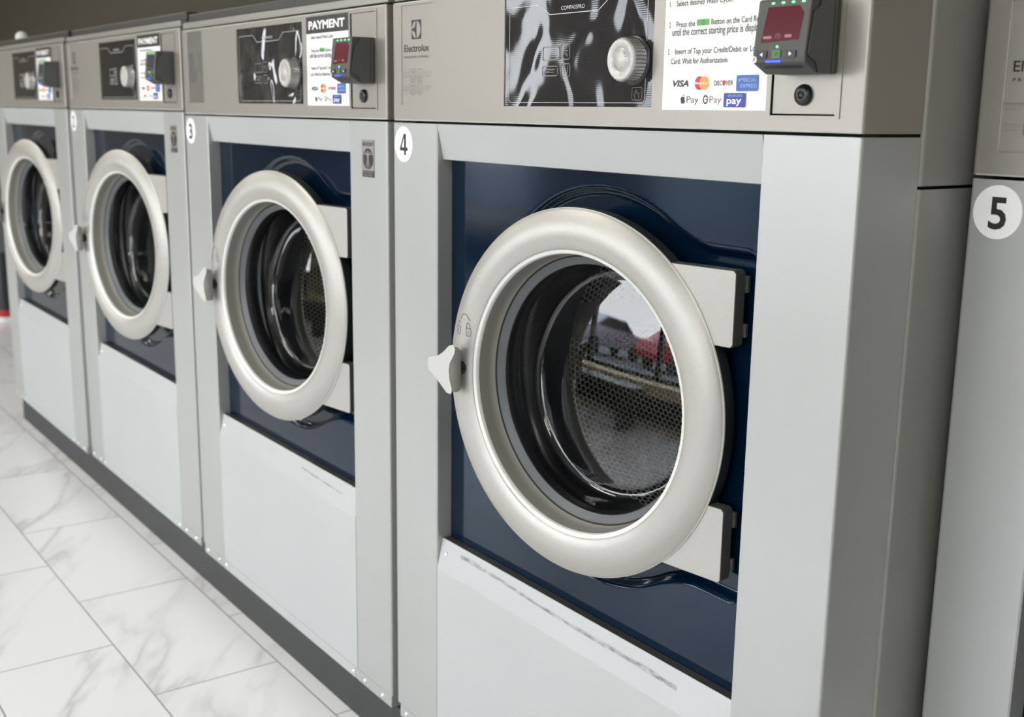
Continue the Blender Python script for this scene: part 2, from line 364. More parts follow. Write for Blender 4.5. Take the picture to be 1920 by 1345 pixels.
# outside
m = MB(); m.box(-30, 30, -45, RY0-.15, -.2, -.12, 'asph'); o = obj('parking_lot', m.mesh('parking_lot')); o['kind'] = 'structure'
def car(x, y, rz, cm, label):
    t = thing('car', label, 'car', (x, y, -.12), rz, 'parked cars outside the windows')
    b = MB(); body = [(-2.2, .35), (-2.2, .75), (-2.05, .92), (-1.2, 1.0), (-.55, 1.42), (.75, 1.45), (1.5, 1.05), (2.15, .95), (2.25, .6), (2.2, .35)]
    b.prism(body, -.86, .86, cm, 'y'); obj('body', b.mesh('car_body', .06), t)
    g = MB()
    for s in (-1, 1):
        g = MB(); g.prism([(-1.0, 1.02), (-.5, 1.36), (.68, 1.38), (1.25, 1.05)], s*.868-.004, s*.868+.004, 'cardark', 'y'); obj('side_window', g.mesh('side_window'), t)
    for (wx, wy) in ((-1.35, -.8), (1.4, -.8), (-1.35, .8), (1.4, .8)):
        w = MB(); w.lathe([(.0, -.1), (.2, -.11), (.33, -.1), (.33, .1), (.2, .11), (0, .1)], 'tyre', (0, 0), 20); obj('wheel', w.mesh('wheel'), t, (wx, wy, .33))
car(-2.8, -15.5, 1.9, 'carred', 'red car parked outside beyond the front windows')
car(-6.6, -14.5, 1.85, 'carsilver', 'silver car parked outside beside the red one')
car(1.6, -16.0, 1.8, 'carwhite', 'white car parked outside the front windows')
for i, (x, y, h, w) in enumerate(((-6, -22, 6.5, 'left'), (0.5, -25, 5.2, 'middle'), (6, -21, 6.0, 'right'))):
    t = thing('tree', 'leafy green tree across the parking lot, %s of the three' % w, 'tree', (x, y, -.12), 0, 'trees across the parking lot')
    tr = MB(); tr.tube([(0, 0, 0), (.1, 0, h*.3), (0, .1, h*.55)], .18, 'bark'); obj('trunk', tr.mesh('trunk'), t)
    bm = bmesh.new()
    for k in range(14):
        q = bmesh.ops.create_icosphere(bm, subdivisions=2, radius=random.uniform(.7, 1.3))
        d = Vector((random.uniform(-1.6, 1.6), random.uniform(-1.6, 1.6), h*.7+random.uniform(-1.2, 1.4)))
        for v in q['verts']: v.co = v.co*random.uniform(.85, 1.15)+d
    me = bpy.data.meshes.new('foliage'); bm.to_mesh(me); bm.free(); me.materials.append(MT['leaf']); obj('foliage', me, t)

# ------------------------------------------------------------------ washers
P = 1.05; WD = 1.0343; UL = .1496; UR = .8885
ZB, ZN, ZS, ZH = .1022, .1282, 1.2678, 1.4717
DC = (.5678, -.0263, .8815); TH = math.radians(7.8)       # door centre and how far it stands ajar
PC = (.5553, .8815)                                       # centre of the pressed recess in the blue panel
def arc_corner(x, y, r, sx, sy, n=4):                     # rounded outer corner of a post (front faces -y)
    return [(x+sx*(r-r*math.cos(a)), y+sy*(r-r*math.sin(a))) for a in [PI/2*k/n for k in range(n+1)]]
def m_frame(ul):
    m = MB(); r = .004
    # left post
    L = [(0, .105), (0, r)]+[(r-r*math.cos(a), r-r*math.sin(a)) for a in (PI/6, PI/3, PI/2)]+[(ul-.002, 0), (ul, .002), (ul, .034), (.02, .034), (.02, .105)]
    m.prism(L, ZN, ZS-.002, 'steel')
    m.prism([(.0131, .105), (.0131, 0), (ul-.001, 0), (ul-.001, .034), (.02, .034), (.02, .105)], ZB, ZN, 'steel')
    R = [(WD, .105), (WD-.02, .105), (WD-.02, .034), (UR, .034), (UR, .002), (UR+.002, 0), (WD-r, 0)]+[(WD-r+r*math.sin(a), r-r*math.cos(a)) for a in (PI/6, PI/3, PI/2)]
    m.prism(R, ZB, ZS-.002, 'steel')
    # top band with inward slope
    m.prism([(0, ZS-.002), (.0116, 1.2065), (.014, 1.2055), (.034, 1.2055), (.034, ZS-.002)], ul+.0006, UR-.0006, 'lower', 'x')
    m.prism([(.036, .11), (.10, .11), (.10, ZS+.004), (.036, ZS+.004)], .021, WD-.021, 'dark', 'x')if False else None
    # folded strip along the foot of the right post
    m.box(UR+.001, WD-.0, -.0008, .004, ZB, .1268, 'steel')
    m.box(.0131, ul-.001, -.0008, .004, ZB, .1268, 'steel')
    return m.mesh('frame')
def m_lower(ul):
    m = MB()
    m.prism([(.0004, ZB), (.0004, .4633), (.0116, .5186), (.0128, .5196), (.0128, .515), (.03, .515), (.03, ZB)], ul+.0008, UR-.0012, 'lower', 'x')
    m.box(ul+.0008, UR-.0012, .0129, .029, .515, .5193, 'cover')
    m.box(ul+.0008, UR-.008, -.0006, .004, ZB, .1262, 'lower')
    return m.mesh('lower_panel')
def m_blue(ul):
    x0, x1, z0, z1 = ul+.001, UR-.001, .512, 1.2055; nx, nz = 186, 172; m = MB()
    def sd(x, z):
        dc = math.hypot(x-PC[0], z-PC[1])-.291
        bx, bz = abs(x-.715)-.148, abs(z-.8815)-.2265; rr = .018
        ax, az = bx+rr, bz+rr; db = math.hypot(max(ax, 0), max(az, 0))+min(max(ax, az), 0)-rr
        k = .03; h = max(k-abs(dc-db), 0)/k
        return min(dc, db)-h*h*k*.25
    def Y(x, z):
        t = max(0, min(1, (sd(x, z)+.0)/.011)); t = t*t*(3-2*t); return .046-.016*t
    vs = {}
    for i in range(nx+1):
        for j in range(nz+1):
            x = x0+(x1-x0)*i/nx; z = z0+(z1-z0)*j/nz; vs[i, j] = len(m.v); m.v.append((x, Y(x, z), z))
    for i in range(nx):
        for j in range(nz):
            x = x0+(x1-x0)*(i+.5)/nx; z = z0+(z1-z0)*(j+.5)/nz
            if math.hypot(x-PC[0], z-PC[1]) < .216: continue
            m.f.append((vs[i, j], vs[i+1, j], vs[i+1, j+1], vs[i, j+1])); m.m.append(m.mi('blue')); m.sm.append(True)
    return m.mesh('blue_panel', recalc=False)
def m_body():
    m = MB(); r = .005; a0, a1 = -.0028, WD+.0028; y0, y1 = .1055, .86
    o = [(a0+r, y0)]+[(a1-r+r*math.sin(a), y0+r-r*math.cos(a)) for a in [PI/2*k/4 for k in range(5)]]+[(a1, y1), (a0, y1)]+[(a0+r-r*math.cos(a), y0+r-r*math.sin(a)) for a in [PI/2*k/4 for k in range(5)]]
    # shell only, open at the front where the drum sits
    for (z0, z1) in ((ZB+.004, 1.2062), (1.2102, 1.488)):
        i = len(m.v); n = len(o); m.v += [(x, y, z0) for x, y in o]+[(x, y, z1) for x, y in o]
        for k in range(1, n):
            m.f.append((i+k, i+(k+1) % n, i+n+(k+1) % n, i+n+k)); m.m.append(m.mi('side')); m.sm.append(False)
    m.face([(x, y, 1.488) for x, y in o], 'side'); m.face([(x, y, ZB+.004) for x, y in o][::-1], 'side')
    m.box(.004, .02, .036, .2, ZB+.01, 1.47, 'dark'); m.box(WD-.02, WD-.006, .036, y1-.01, ZB+.01, 1.47, 'dark')
    m.box(.02, WD-.02, .05, .07, 1.215, 1.30, 'dark'); m.box(.02, WD-.02, .05, .07, ZB+.01, .50, 'dark')
    return m.mesh('cabinet', recalc=False)
def m_header():
    m = MB(); r = .004; y = 0.; z0, z1 = ZS+.002, ZH
    holes = [(.0297, .1365, 1.2972, 1.4655), (.3465, .6885, 1.2965, 1.459), (.8985, .9945, 1.2885, 1.4625)]
    xs = sorted({r, WD-r}|{v for h in holes for v in h[:2]}); zs = sorted({z0+.002, z1-.002}|{v for h in holes for v in h[2:]})
    for xa, xb in zip(xs[:-1], xs[1:]):
        for za, zb in zip(zs[:-1], zs[1:]):
            cx, cz = (xa+xb)/2, (za+zb)/2
            if any(h[0] < cx < h[1] and h[2] < cz < h[3] for h in holes): continue
            m.face([(xa, y, za), (xb, y, za), (xb, y, zb), (xa, y, zb)], 'header')
    for (a, b, c, d) in holes:
        q = [(a, c), (b, c), (b, d), (a, d)]
        for p, t, em in zip(q, q[1:]+q[:1], ('dark', 'edge', 'dark', 'edge' if a < .5 else 'dark')): m.face([(p[0], y, p[1]), (t[0], y, t[1]), (t[0], y+.004, t[1]), (p[0], y+.004, p[1])][::-1], em)  # recess walls: shadow lines painted dark, the lit side painted pale
    out = [(WD, .105)]+[(WD-r+r*math.sin(a), r-r*math.cos(a)) for a in (PI/2, PI/3, PI/6, 0)]
    for (p, q) in zip(out[:-1], out[1:]):
        m.face([(q[0], q[1], z0), (p[0], p[1], z0), (p[0], p[1], z1), (q[0], q[1], z1)], 'header')
        m.face([(WD-p[0], p[1], z0), (WD-q[0], q[1], z0), (WD-q[0], q[1], z1), (WD-p[0], p[1], z1)], 'header')
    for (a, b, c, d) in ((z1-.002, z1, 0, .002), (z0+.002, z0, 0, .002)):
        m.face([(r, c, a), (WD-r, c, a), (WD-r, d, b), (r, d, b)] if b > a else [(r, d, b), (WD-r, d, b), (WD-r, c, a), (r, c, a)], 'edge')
    m.face([(0, .002, z1), (WD, .002, z1), (WD, .105, z1), (0, .105, z1)], 'header')
    m.face([(0, .105, z0), (WD, .105, z0), (WD, .002, z0), (0, .002, z0)], 'dark')
    # raised border round the coin plate
    for (a, b, c, d) in ((.8915, .8985, 1.2855, 1.4655), (.9945, 1.001, 1.2855, 1.4655), (.8985, .9945, 1.2855, 1.2885), (.8985, .9945, 1.4625, 1.4655)):
        m.box(a, b, -.0012, .0005, c, d, 'header')
    return m.mesh('header', recalc=False)
def m_coin():
    m = MB(); m.box(.9003, .9940, .0012, .004, 1.2905, 1.4620, 'header'); return m.mesh('coin_plate')
def m_lid():
    m = MB(); m.box(.0, WD, .004, .80, ZH+.0035, 1.4895, 'lid'); return m.mesh('lid', .0015)
def m_cover():
    m = MB(); m.box(.0, WD, .02, .5, 1.49, 1.512, 'cover'); return m.mesh('top_cover', .003)
def m_brand(film_):
    m = MB(); s = 'silverfilm' if film_ else 'header'
    m.box(.0297, .1365, .0018, .004, 1.2972, 1.4655, s); y = .0014; k = 'fineink' if film_ else 'ink'
    if film_: return m.mesh('brand_plate')
    m.poly([(.0634, 1.408), (.0954, 1.408), (.0954, 1.4403), (.0634, 1.4403)], k, y)
    c = (.0794, 1.4241); R = .0145
    def lens(a0, a1, off, f2):       # segments of the round emblem
        return [(c[0]+R*math.cos(math.radians(a)), c[1]+R*math.sin(math.radians(a))) for a in [a0+(a1-a0)*i/14 for i in range(15)]]
    m.poly(lens(-84, 84, 0, 0)[::1], 'header', y-.0002)
    m.poly([(c[0]-R, c[1]+.0012)]+[(c[0]+R*math.cos(math.radians(a)), c[1]+R*math.sin(math.radians(a))) for a in (170, 155, 140, 125, 110, 97)][::1]+[(c[0]-.0022, c[1]+.010), (c[0]-.005, c[1]+.004)], 'header', y-.0002)
    m.poly(([(c[0]-R, c[1]-.0012)]+[(c[0]+R*math.cos(math.radians(-a)), c[1]+R*math.sin(math.radians(-a))) for a in (170, 155, 140, 125, 110, 97)]+[(c[0]-.0022, c[1]-.010), (c[0]-.005, c[1]-.004)])[::-1], 'header', y-.0002)
    m.text('Electrolux', .0385, 1.3875, .0125, k, y, w=.083, bold=.012)
    m.text('PROFESSIONAL', .0392, 1.3765, .0040, k, y, w=.082, bold=.01, sp=1.5)
    for i, (x, z) in enumerate(((.0585, 1.3375), (.0815, 1.3375), (.0585, 1.3145), (.0815, 1.3145))):
        m.line(rrect(x, x+.0185, z, z+.0205, .003 if i < 2 else .006, 3), .0005, k, y, True)
        m.line([(x+.0055, z+.0095), (x+.0060, z+.0035), (x+.0125, z+.0035), (x+.013, z+.0095)], .0005, k, y)
        m.line([(x+.0093, z+.011), (x+.0093, z+.0065)], .0006, k, y)
        m.poly([(x+.0075, z+.015), (x+.0095, z+.013), (x+.0115, z+.015), (x+.0095, z+.0170)], 'fineink' if i % 2 else k, y)
    for (x, z, a, b) in ((.0335, 1.3475, 'SOFTENER', 'RINSE'), (.0335, 1.3245, 'PRE WASH', 'PREWASH'), (.1055, 1.3475, 'MAIN WASH', 'POWDER'), (.1055, 1.3245, 'MAIN WASH', 'LIQUID')):
        m.text(a, x, z+.003, .0024, 'fineink', y, w=.022); m.line([(x, z+.0012), (x+.022, z+.0012)], .0003, 'fineink', y); m.text(b, x+.001, z-.0032, .0024, 'fineink', y, w=.018)
    return m.mesh('brand_plate')
def m_display(kind):
    m = MB(); s = {'film': 'film', 'loose': 'film2', 'plain': 'display'}[kind]
    m.box(.3465, .6885, .0016, .004, 1.2965, 1.459, s); y = .0012; w = 'whiteline'
    m.line([(.4365, 1.4425), (.3625, 1.4425), (.3589, 1.439), (.3589, 1.306), (.3625, 1.3022), (.670, 1.3022), (.6738, 1.306), (.6738, 1.439), (.670, 1.4425), (.5945, 1.4425)], .0008, w, y)
    m.line([(.4365, 1.4425), (.4604, 1.4275), (.5715, 1.4275), (.5945, 1.4425)], .0011, w, y)
    m.text('COMPASSPRO', .4869, 1.4325, .0058, w, y, w=.054)
    g = 'fineink' if kind != 'plain' else 'whiteline'
    for (a, b, c, d) in ((.445, .4844, 1.3632, 1.3818), (.4875, .5095, 1.3633, 1.3841), (.4446, .4814, 1.3406, 1.3542), (.4897, .5105, 1.3394, 1.357)):
        m.line(rrect(a, b, c, d, .003, 3), .0014, g, y, True)
    m.line([(.492, 1.367), (.4985, 1.378), (.505, 1.367), (.492, 1.3755), (.505, 1.3755)], .0009, g, y)
    m.line([(.450, 1.350), (.476, 1.350), (.450, 1.3455), (.472, 1.3455)], .0008, g, y)
    m.line([(.495, 1.354), (.497, 1.343), (.504, 1.343), (.506, 1.354)], .0009, g, y)
    m.line(rrect(.6475, .6678, 1.3060, 1.3226, .003, 3), .0006, g, y, True)
    m.line([(.654, 1.308), (.652, 1.313), (.6545, 1.315), (.6555, 1.320), (.6575, 1.3155), (.662, 1.3145), (.661, 1.309)], .0006, g, y)
    return m.mesh('display_panel')
def m_dial():
    c = (.650, 1.3583); m = MB()
    prof = [(.0338, .0012), (.0336, -.001), (.0300, -.0015), (.0285, -.0022), (.0280, -.021), (.0268, -.0235), (.0255, -.0242)]
    m.lathe(prof, 'knobside', c, 72, mats=['black', 'black', 'black', 'knobside', 'knob', 'knob'])
    for k in range(36):                                    # ribs of the grip
        a = 2*PI*k/36; x, z = c[0]+.0283*math.cos(a), c[1]+.0283*math.sin(a); t = .0009
        tx, tz = -math.sin(a)*t, math.cos(a)*t; ox, oz = math.cos(a)*.0009, math.sin(a)*.0009
        q = [(x-tx, z-tz), (x+tx+0, z+tz), (x+ox, z+oz)]
        m.prism([(x-tx, z-tz), (x+ox, z+oz), (x+tx, z+tz)], -.0025, -.0205, 'knobside', 'y')
    m.lathe([(.0255, -.0242), (.0165, -.0244), (.0160, -.0236), (.0150, -.0236), (.0146, -.0243), (0, -.0246)], 'knob', c, 60, mats=['knob', 'knobside', 'knobside', 'knob', 'knob'])
    for base in (60, 240):
        for i, ch in enumerate('START'):
            a = math.radians(base+(2-i)*22) if base < 90 else math.radians(base+(2-i)*22)
            m.text(ch, c[0]+.0108*math.cos(a), c[1]+.0108*math.sin(a), .0030, 'greyink', -.0250, align='CENTER', rot=a-PI/2)
    return m.mesh('program_dial')
def m_sign():
    m = MB(); X0, X1 = .7108, .8925; m.box(X0, X1, -.0009, 0, 1.2936, 1.4655, 'paper'); y = -.0013
    m.poly([(X0, 1.4330), (X1, 1.4330), (X1, 1.4655), (X0, 1.4655)], 'ink', y)
    m.text('PAYMENT', .7225, 1.4415, .0158, 'white', y-.0003, w=.155, bold=.035)
    T = lambda b, x, z, w, h=.0072: m.text(b, x, z, h, 'greyink', y, w=w, bold=.012)
    T('1.', .7185, 1.4225, .004); T('Select desired Wash Cycle.', .7310, 1.4225, .098)
    T('2.', .7185, 1.3967, .004); T('Press the', .7320, 1.3967, .034)
    m.poly(rrect(.7690, .7908, 1.3970, 1.4045, .001, 2), 'cgreen', y); m.line([(.7799+.0026*math.cos(a), 1.4008+.0026*math.sin(a)) for a in [2*PI*k/16 for k in range(17)]], .0005, 'greyink', y-.0003)
    T('Button on the Card Reader', .7943, 1.3972, .095); T('until the correct starting price is displayed.', .7251, 1.3862, .163)
    T('3.', .7180, 1.3632, .004); T('Insert of Tap your Credit/Debit or Loyalty', .7315, 1.3632, .156); T('Card. Wait for Authorization.', .7242, 1.3512, .1025)
    m.text('VISA', .7300, 1.3230, .0078, 'ink', y, w=.0290, bold=.03, shear=.25)
    for k, (cx, mm) in enumerate(((.7785, 'cred'), (.7870, 'corange'))): m.poly([(cx+.0085*math.cos(a), 1.3268+.0085*math.sin(a)) for a in [2*PI*j/28 for j in range(28)]], mm, y-.0001*k)
    m.text('MasterCard', .7715, 1.3253, .0035, 'white', y-.0004, w=.023, bold=.01)
    m.text('DISC', .8040, 1.3237, .0062, 'greyink', y, w=.0140, bold=.012); m.text('VER', .8243, 1.3237, .0062, 'greyink', y, w=.0124, bold=.012)
    m.poly([(.8212+.0028*math.cos(a), 1.3268+.0033*math.sin(a)) for a in [2*PI*j/18 for j in range(18)]], 'cred', y)
    m.poly(rrect(.8420, .8785, 1.3165, 1.3355, .002, 3), 'cardblue', y)
    m.text('AMERICAN', .8450, 1.3276, .0045, 'lblue', y-.0002, w=.0290, bold=.01); m.text('EXPRESS', .8495, 1.3208, .0045, 'lblue', y-.0002, w=.0265, bold=.01)
    # apple mark
    m.poly([(.7490+a, 1.3063+b) for a, b in ((0, -.0050), (.0015, -.0045), (.0030, -.0050), (.0042, -.0030), (.0044, -.0010), (.0034, 0), (.0034, .0018), (.0042, .0030), (.0028, .0040), (.0008, .0034), (-.0014, .0040), (-.0032, .0026), (-.0036, 0), (-.0026, -.0034), (-.0014, -.0050))], 'ink', y)
    m.poly([(.7494, 1.3107), (.7504, 1.3132), (.7514, 1.3136), (.7510, 1.3115)], 'ink', y)
    m.text('Pay', .7565, 1.3027, .0085, 'greyink', y, w=.0215)
    g = [2*PI*(k/30) for k in range(2, 28)]; gp = [(.7905+.0038*math.cos(a), 1.3066+.0046*math.sin(a)) for a in g]
    m.line(gp[:10], .0015, 'cred', y); m.line(gp[9:16], .0015, 'corange', y); m.line(gp[15:22], .0015, 'cgreen', y); m.line(gp[21:]+[(.7943, 1.3066), (.7908, 1.3066)], .0015, 'cardblue', y)
    m.text('Pay', .7975, 1.3027, .0085, 'fineink', y, w=.0205)
    m.poly(rrect(.8220, .8594, 1.2972, 1.3145, .002, 3), 'samblue', y)
    m.text('SAMSUNG', .8290, 1.3100, .0028, 'lblue', y-.0002, w=.024, bold=.01); m.text('pay', .8275, 1.3016, .0065, 'white', y-.0002, w=.0245, bold=.015)
    return m.mesh('payment_sign', recalc=False)
def m_lock():
    m = MB(); m.lathe([(.0122, .002), (.0122, -.0012), (.0112, -.0034), (.0065, -.0048), (.0042, -.0050), (.004, -.0040), (0, -.0040)], 'black', (.9472, 1.3118), 40); return m.mesh('key_lock')
def m_screw():
    m = MB(); m.lathe([(.0048, 0), (.0046, -.0015), (.0034, -.0030), (.0014, -.0036), (.0012, -.0028), (0, -.0028)], 'screw', (0, 0), 16); return m.mesh('screw')
# door (own axes: x across, y depth behind the ring face, z up)
def m_ring():
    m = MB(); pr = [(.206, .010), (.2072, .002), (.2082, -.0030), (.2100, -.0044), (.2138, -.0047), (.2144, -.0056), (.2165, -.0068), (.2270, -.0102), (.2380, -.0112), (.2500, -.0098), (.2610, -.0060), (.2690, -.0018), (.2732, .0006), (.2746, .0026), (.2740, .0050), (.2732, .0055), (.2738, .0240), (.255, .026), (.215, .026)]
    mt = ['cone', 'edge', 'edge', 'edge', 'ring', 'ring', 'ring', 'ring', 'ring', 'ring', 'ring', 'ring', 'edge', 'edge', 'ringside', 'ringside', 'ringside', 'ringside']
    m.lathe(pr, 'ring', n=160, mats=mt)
    k = 'greyink'                                          # open and shut padlocks and arrow by the handle
    prf = sorted((q[0], q[1]) for q in pr[2:14])
    def ry(x, z):
        r_ = math.hypot(x, z)
        for (a, ya), (b_, yb) in zip(prf[:-1], prf[1:]):
            if a <= r_ <= b_: return ya+(yb-ya)*(r_-a)/max(b_-a, 1e-9)-.0005
        return -.008
    def ln(pts, w, close=False):
        if close: pts = pts+[pts[0]]
        for a, b_ in zip(pts[:-1], pts[1:]):
            for q in range(3):
                p0 = (a[0]+(b_[0]-a[0])*q/3, a[1]+(b_[1]-a[1])*q/3); p1 = (a[0]+(b_[0]-a[0])*(q+1)/3, a[1]+(b_[1]-a[1])*(q+1)/3)
                dx, dz = p1[0]-p0[0], p1[1]-p0[1]; l_ = math.hypot(dx, dz) or 1; nx, nz = -dz/l_*w/2, dx/l_*w/2
                m.face([(p0[0]-nx, ry(*p0), p0[1]-nz), (p1[0]-nx, ry(*p1), p1[1]-nz), (p1[0]+nx, ry(*p1), p1[1]+nz), (p0[0]+nx, ry(*p0), p0[1]+nz)], k)
    for (cx, cz, opn) in ((-.2438, .0665, 1), (-.2197, .0660, 0)):
        w = .0050
        ln([(cx-w, cz+.003), (cx+w, cz+.003), (cx+w, cz-.006), (cx+w*.5, cz-.0095), (cx-w*.5, cz-.0095), (cx-w, cz-.006)], .0010, True)
        ln([(cx-w*.7, cz+.003), (cx-w*.7, cz+.009), (cx, cz+.0125), (cx+w*.7, cz+.009)]+([] if opn else [(cx+w*.7, cz+.003)]), .0010)
        ln([(cx, cz-.001), (cx, cz-.005)], .0012)
    ln([(-.2373, .0830), (-.2345, .0890), (-.2296, .0915), (-.2219, .0895), (-.2154, .0815)], .0013)
    return m.mesh('door_ring')
def m_inner():
    m = MB(); m.lathe([(.2066, .004), (.2050, .018), (.2035, .0335), (.2015, .0345), (.2010, .0350), (.1965, .0375), (.1905, .0420), (.1893, .0430), (.1885, .0455)], 'cone', n=128, mats=['cone', 'cone', 'dark', 'dark', 'greyring', 'greyring', 'greyring', 'black']); return m.mesh('inner_frame')
def m_seal():
    m = MB(); m.lathe([(.1888, .0450), (.1900, .0520), (.1870, .0560), (.1885, .0600), (.1915, .0660), (.1900, .074), (.196, .080)], 'black', n=96); return m.mesh('rubber_seal')
def m_glass():
    m = MB()
    def warp(p):
        t = max(0, min(1, (p[1]-.05)/.05)); return (p[0], p[1]+p[2]*.079*t, p[2])
    pr = [(.1884, .0462), (.1868, .0500), (.1845, .0620), (.1820, .0800), (.1795, .0940), (.1765, .1030), (.1725, .1075), (.1680, .1085)]
    pr += [(.168*k/12, .1085-.0070*(1-(k/12)**2)) for k in range(11, 0, -1)]+[(.0001, .1015)]
    m.lathe(pr, 'glass', n=128, warp=warp); return m.mesh('glass_bowl')
def m_hinge(z0, z1, upper):
    m = MB(); x1 = .279; R = .272
    # plate bounded by the ring on its left
    pts = []
    for k in range(9):
        z = z0+(z1-z0)*k/8; pts.append((math.sqrt(R*R-z*z) if abs(z) < R else 0, z))
    P2 = pts+[(x1-.004, z1), (x1, z1-.004), (x1, z0+.004), (x1-.004, z0)]
    P2 = P2[::-1]; m.prism(P2, .0035, .0245, 'ringside', 'y', mcap='ring')
    m.box(x1-.012, x1+.0035, .0245, .031, z0+.012, z0+.030, 'ringside'); m.box(x1-.012, x1+.0035, .0245, .031, z1-.030, z1-.008, 'ringside')
    return m.mesh('hinge_plate', .0008, 1)
def m_handle():
    F = [(-.2828, .0046), (-.2814, .0136), (-.2719, .0170), (-.2598, .0192), (-.2438, .0294), (-.2320, .0399), (-.2229, .0431), (-.2203, .0383), (-.2222, .0320), (-.2330, .0155), (-.2355, .0029), (-.2332, -.0140), (-.2279, -.0262), (-.2291, -.0325), (-.2371, -.0322), (-.2598, -.0153), (-.2801, -.0029)]
    B = [(-.2895, .0010), (-.2885, .0095), (-.2819, .0125), (-.2710, .0152), (-.2563, .0250), (-.2431, .0361), (-.2313, .0380), (-.2247, .0335), (-.2240, .0271), (-.2242, .0148), (-.2242, .0025), (-.2242, -.0151), (-.2245, -.0290), (-.2309, -.0350), (-.2454, -.0375), (-.2683, -.0200), (-.2880, -.0067)]
    m = MB(); n = len(F); X = -.25; m.v = [(x-X, -.040, z) for x, z in F]+[(x-X, -.022, z) for x, z in B]; k_ = m.mi('handle')
    for k in range(n): m.f.append((k, (k+1) % n, n+(k+1) % n, n+k)); m.m.append(k_); m.sm.append(True)
    m.f.append(tuple(range(n))); m.m.append(k_); m.sm.append(False); m.f.append(tuple(range(n, 2*n))[::-1]); m.m.append(k_); m.sm.append(False)
    return m.mesh('handle', .0026, 3, pick=lambda e: all(v.co.y < -.0399 for v in e.verts))
def m_stem():
    m = MB(); m.lathe([(.0125, .002), (.0115, -.0100), (.0105, -.0166)], 'black', n=28); return m.mesh('handle_stem')
def m_gasket():
    m = MB(); m.lathe([(.2225, .0465), (.2190, .0430), (.2140, .0440), (.2080, .056), (.203, .075), (.2020, .11), (.206, .14)], 'black', PC, 96); return m.mesh('tub_gasket')
def m_drum():
    R, y0, y1 = .285, .15, .60; n, k = 96, 8; me = bpy.data.meshes.new('drum'); bm = bmesh.new(); uvl = bm.loops.layers.uv.new('UVMap'); rows = []
    prof = [(.207, .142), (.215, .138), (R-.03, .140), (R, y0)]+[(R, y0+(y1-y0)*j/k) for j in range(1, k+1)]
    uvv = [0]; 
    for a, b in zip(prof[:-1], prof[1:]): uvv.append(uvv[-1]+math.hypot(a[0]-b[0], a[1]-b[1]))
    for a in range(n):
        t = 2*PI*a/n; rows.append([bm.verts.new((PC[0]+q[0]*math.cos(t), q[1], PC[1]+q[0]*math.sin(t))) for q in prof])
    for a in range(n):
        b = (a+1) % n
        for j in range(len(prof)-1):
            fc = bm.faces.new((rows[a][j], rows[a][j+1], rows[b][j+1], rows[b][j])); fc.smooth = True
            for lp, (aa, jj) in zip(fc.loops, ((a, j), (a, j+1), (a+1, j+1), (a+1, j))): lp[uvl].uv = (2*PI*R*aa/n if j > 2 else 3.0, uvv[jj] if j > 2 else 0.0)
    # back wall, slightly domed towards the door in the middle
    rr = [R, .2, .1, .05, .001]; yy = [y1, y1, y1-.004, y1-.012, y1-.016]; prev = [rows[a][-1] for a in range(n)]
    for q in range(1, 5):
        cur = [bm.verts.new((PC[0]+rr[q]*math.cos(2*PI*a/n), yy[q], PC[1]+rr[q]*math.sin(2*PI*a/n))) for a in range(n)]
        for a in range(n):
            b = (a+1) % n; fc = bm.faces.new((prev[a], cur[a], cur[b], prev[b])); fc.smooth = True
            for lp in fc.loops: lp[uvl].uv = (lp.vert.co.x, lp.vert.co.z)
        prev = cur
    bmesh.ops.recalc_face_normals(bm, faces=bm.faces); bm.to_mesh(me); bm.free(); me.materials.append(MT['drum']); return me
def m_lifter():
    m = MB(); m.prism([(-.03, 0), (-.018, .05), (-.006, .06), (.006, .06), (.018, .05), (.03, 0)][::-1], .17, .58, 'knobside', 'y'); return m.mesh('drum_lifter', .004)
def m_hub():
    m = MB(); m.lathe([(.045, .584), (.043, .578), (.02, .575), (0, .575)], 'knobside', PC, 32)
    for k in range(3):
        a = 2*PI*k/3+.4; m.lathe([(.009, .577), (.009, .570), (.004, .568), (0, .568)], 'screw', (PC[0]+.024*math.cos(a), PC[1]+.024*math.sin(a)), 16)
    return m.mesh('hub')
# card reader
RX_0, RX_1 = .9145, .992
def m_reader():
    m = MB(); S_ = [(0, 1.3345), (0, 1.4155), (-.044, 1.4155), (-.0462, 1.4135), (-.0525, 1.3525), (-.0515, 1.3460), (-.030, 1.3345)]
    m.prism(S_[::-1], RX_0, RX_1-.001, 'reader', 'x')
    return m.mesh('reader_body', .0018, 2)
def m_rside():
    m = MB(); A = [(-.0015, 1.3350), (-.0015, 1.4150), (-.031, 1.4150), (-.0335, 1.405), (-.0419, 1.400), (-.0461, 1.377), (-.0500, 1.3545), (-.0470, 1.3520), (-.0389, 1.3482), (-.0351, 1.3457), (-.0299, 1.3350)]
    B = [(a*1.0-.0009*(1 if a < -.01 else 0), b) for a, b in A]
    m.prism(B[::-1], RX_1-.0012, RX_1-.0006, 'key', 'x'); m.prism([(a+.0006 if a < -.01 else a, b) for a, b in A][::-1], RX_1-.0006, RX_1+.0008, 'readerside', 'x')
    m.box(RX_1+.0006, RX_1+.0011, -.0104, -.0096, 1.335, 1.415, 'key'); m.box(RX_1+.0006, RX_1+.0011, -.0045, -.0040, 1.335, 1.415, 'key')
    return m.mesh('side_cover')
def face_y(z): return -.0462+(z-1.4135)*(.0063/.061) if z > 1.3525 else -.0525
def slab(m, pts, mt, t=.0008):
    m.face([(x, face_y(z)-t, z) for x, z in pts], mt)
    n = len(pts)
    for k in range(n):
        a, b = pts[k], pts[(k+1) % n]; m.face([(a[0], face_y(a[1])+.001, a[1]), (b[0], face_y(b[1])+.001, b[1]), (b[0], face_y(b[1])-t, b[1]), (a[0], face_y(a[1])-t, a[1])], mt)
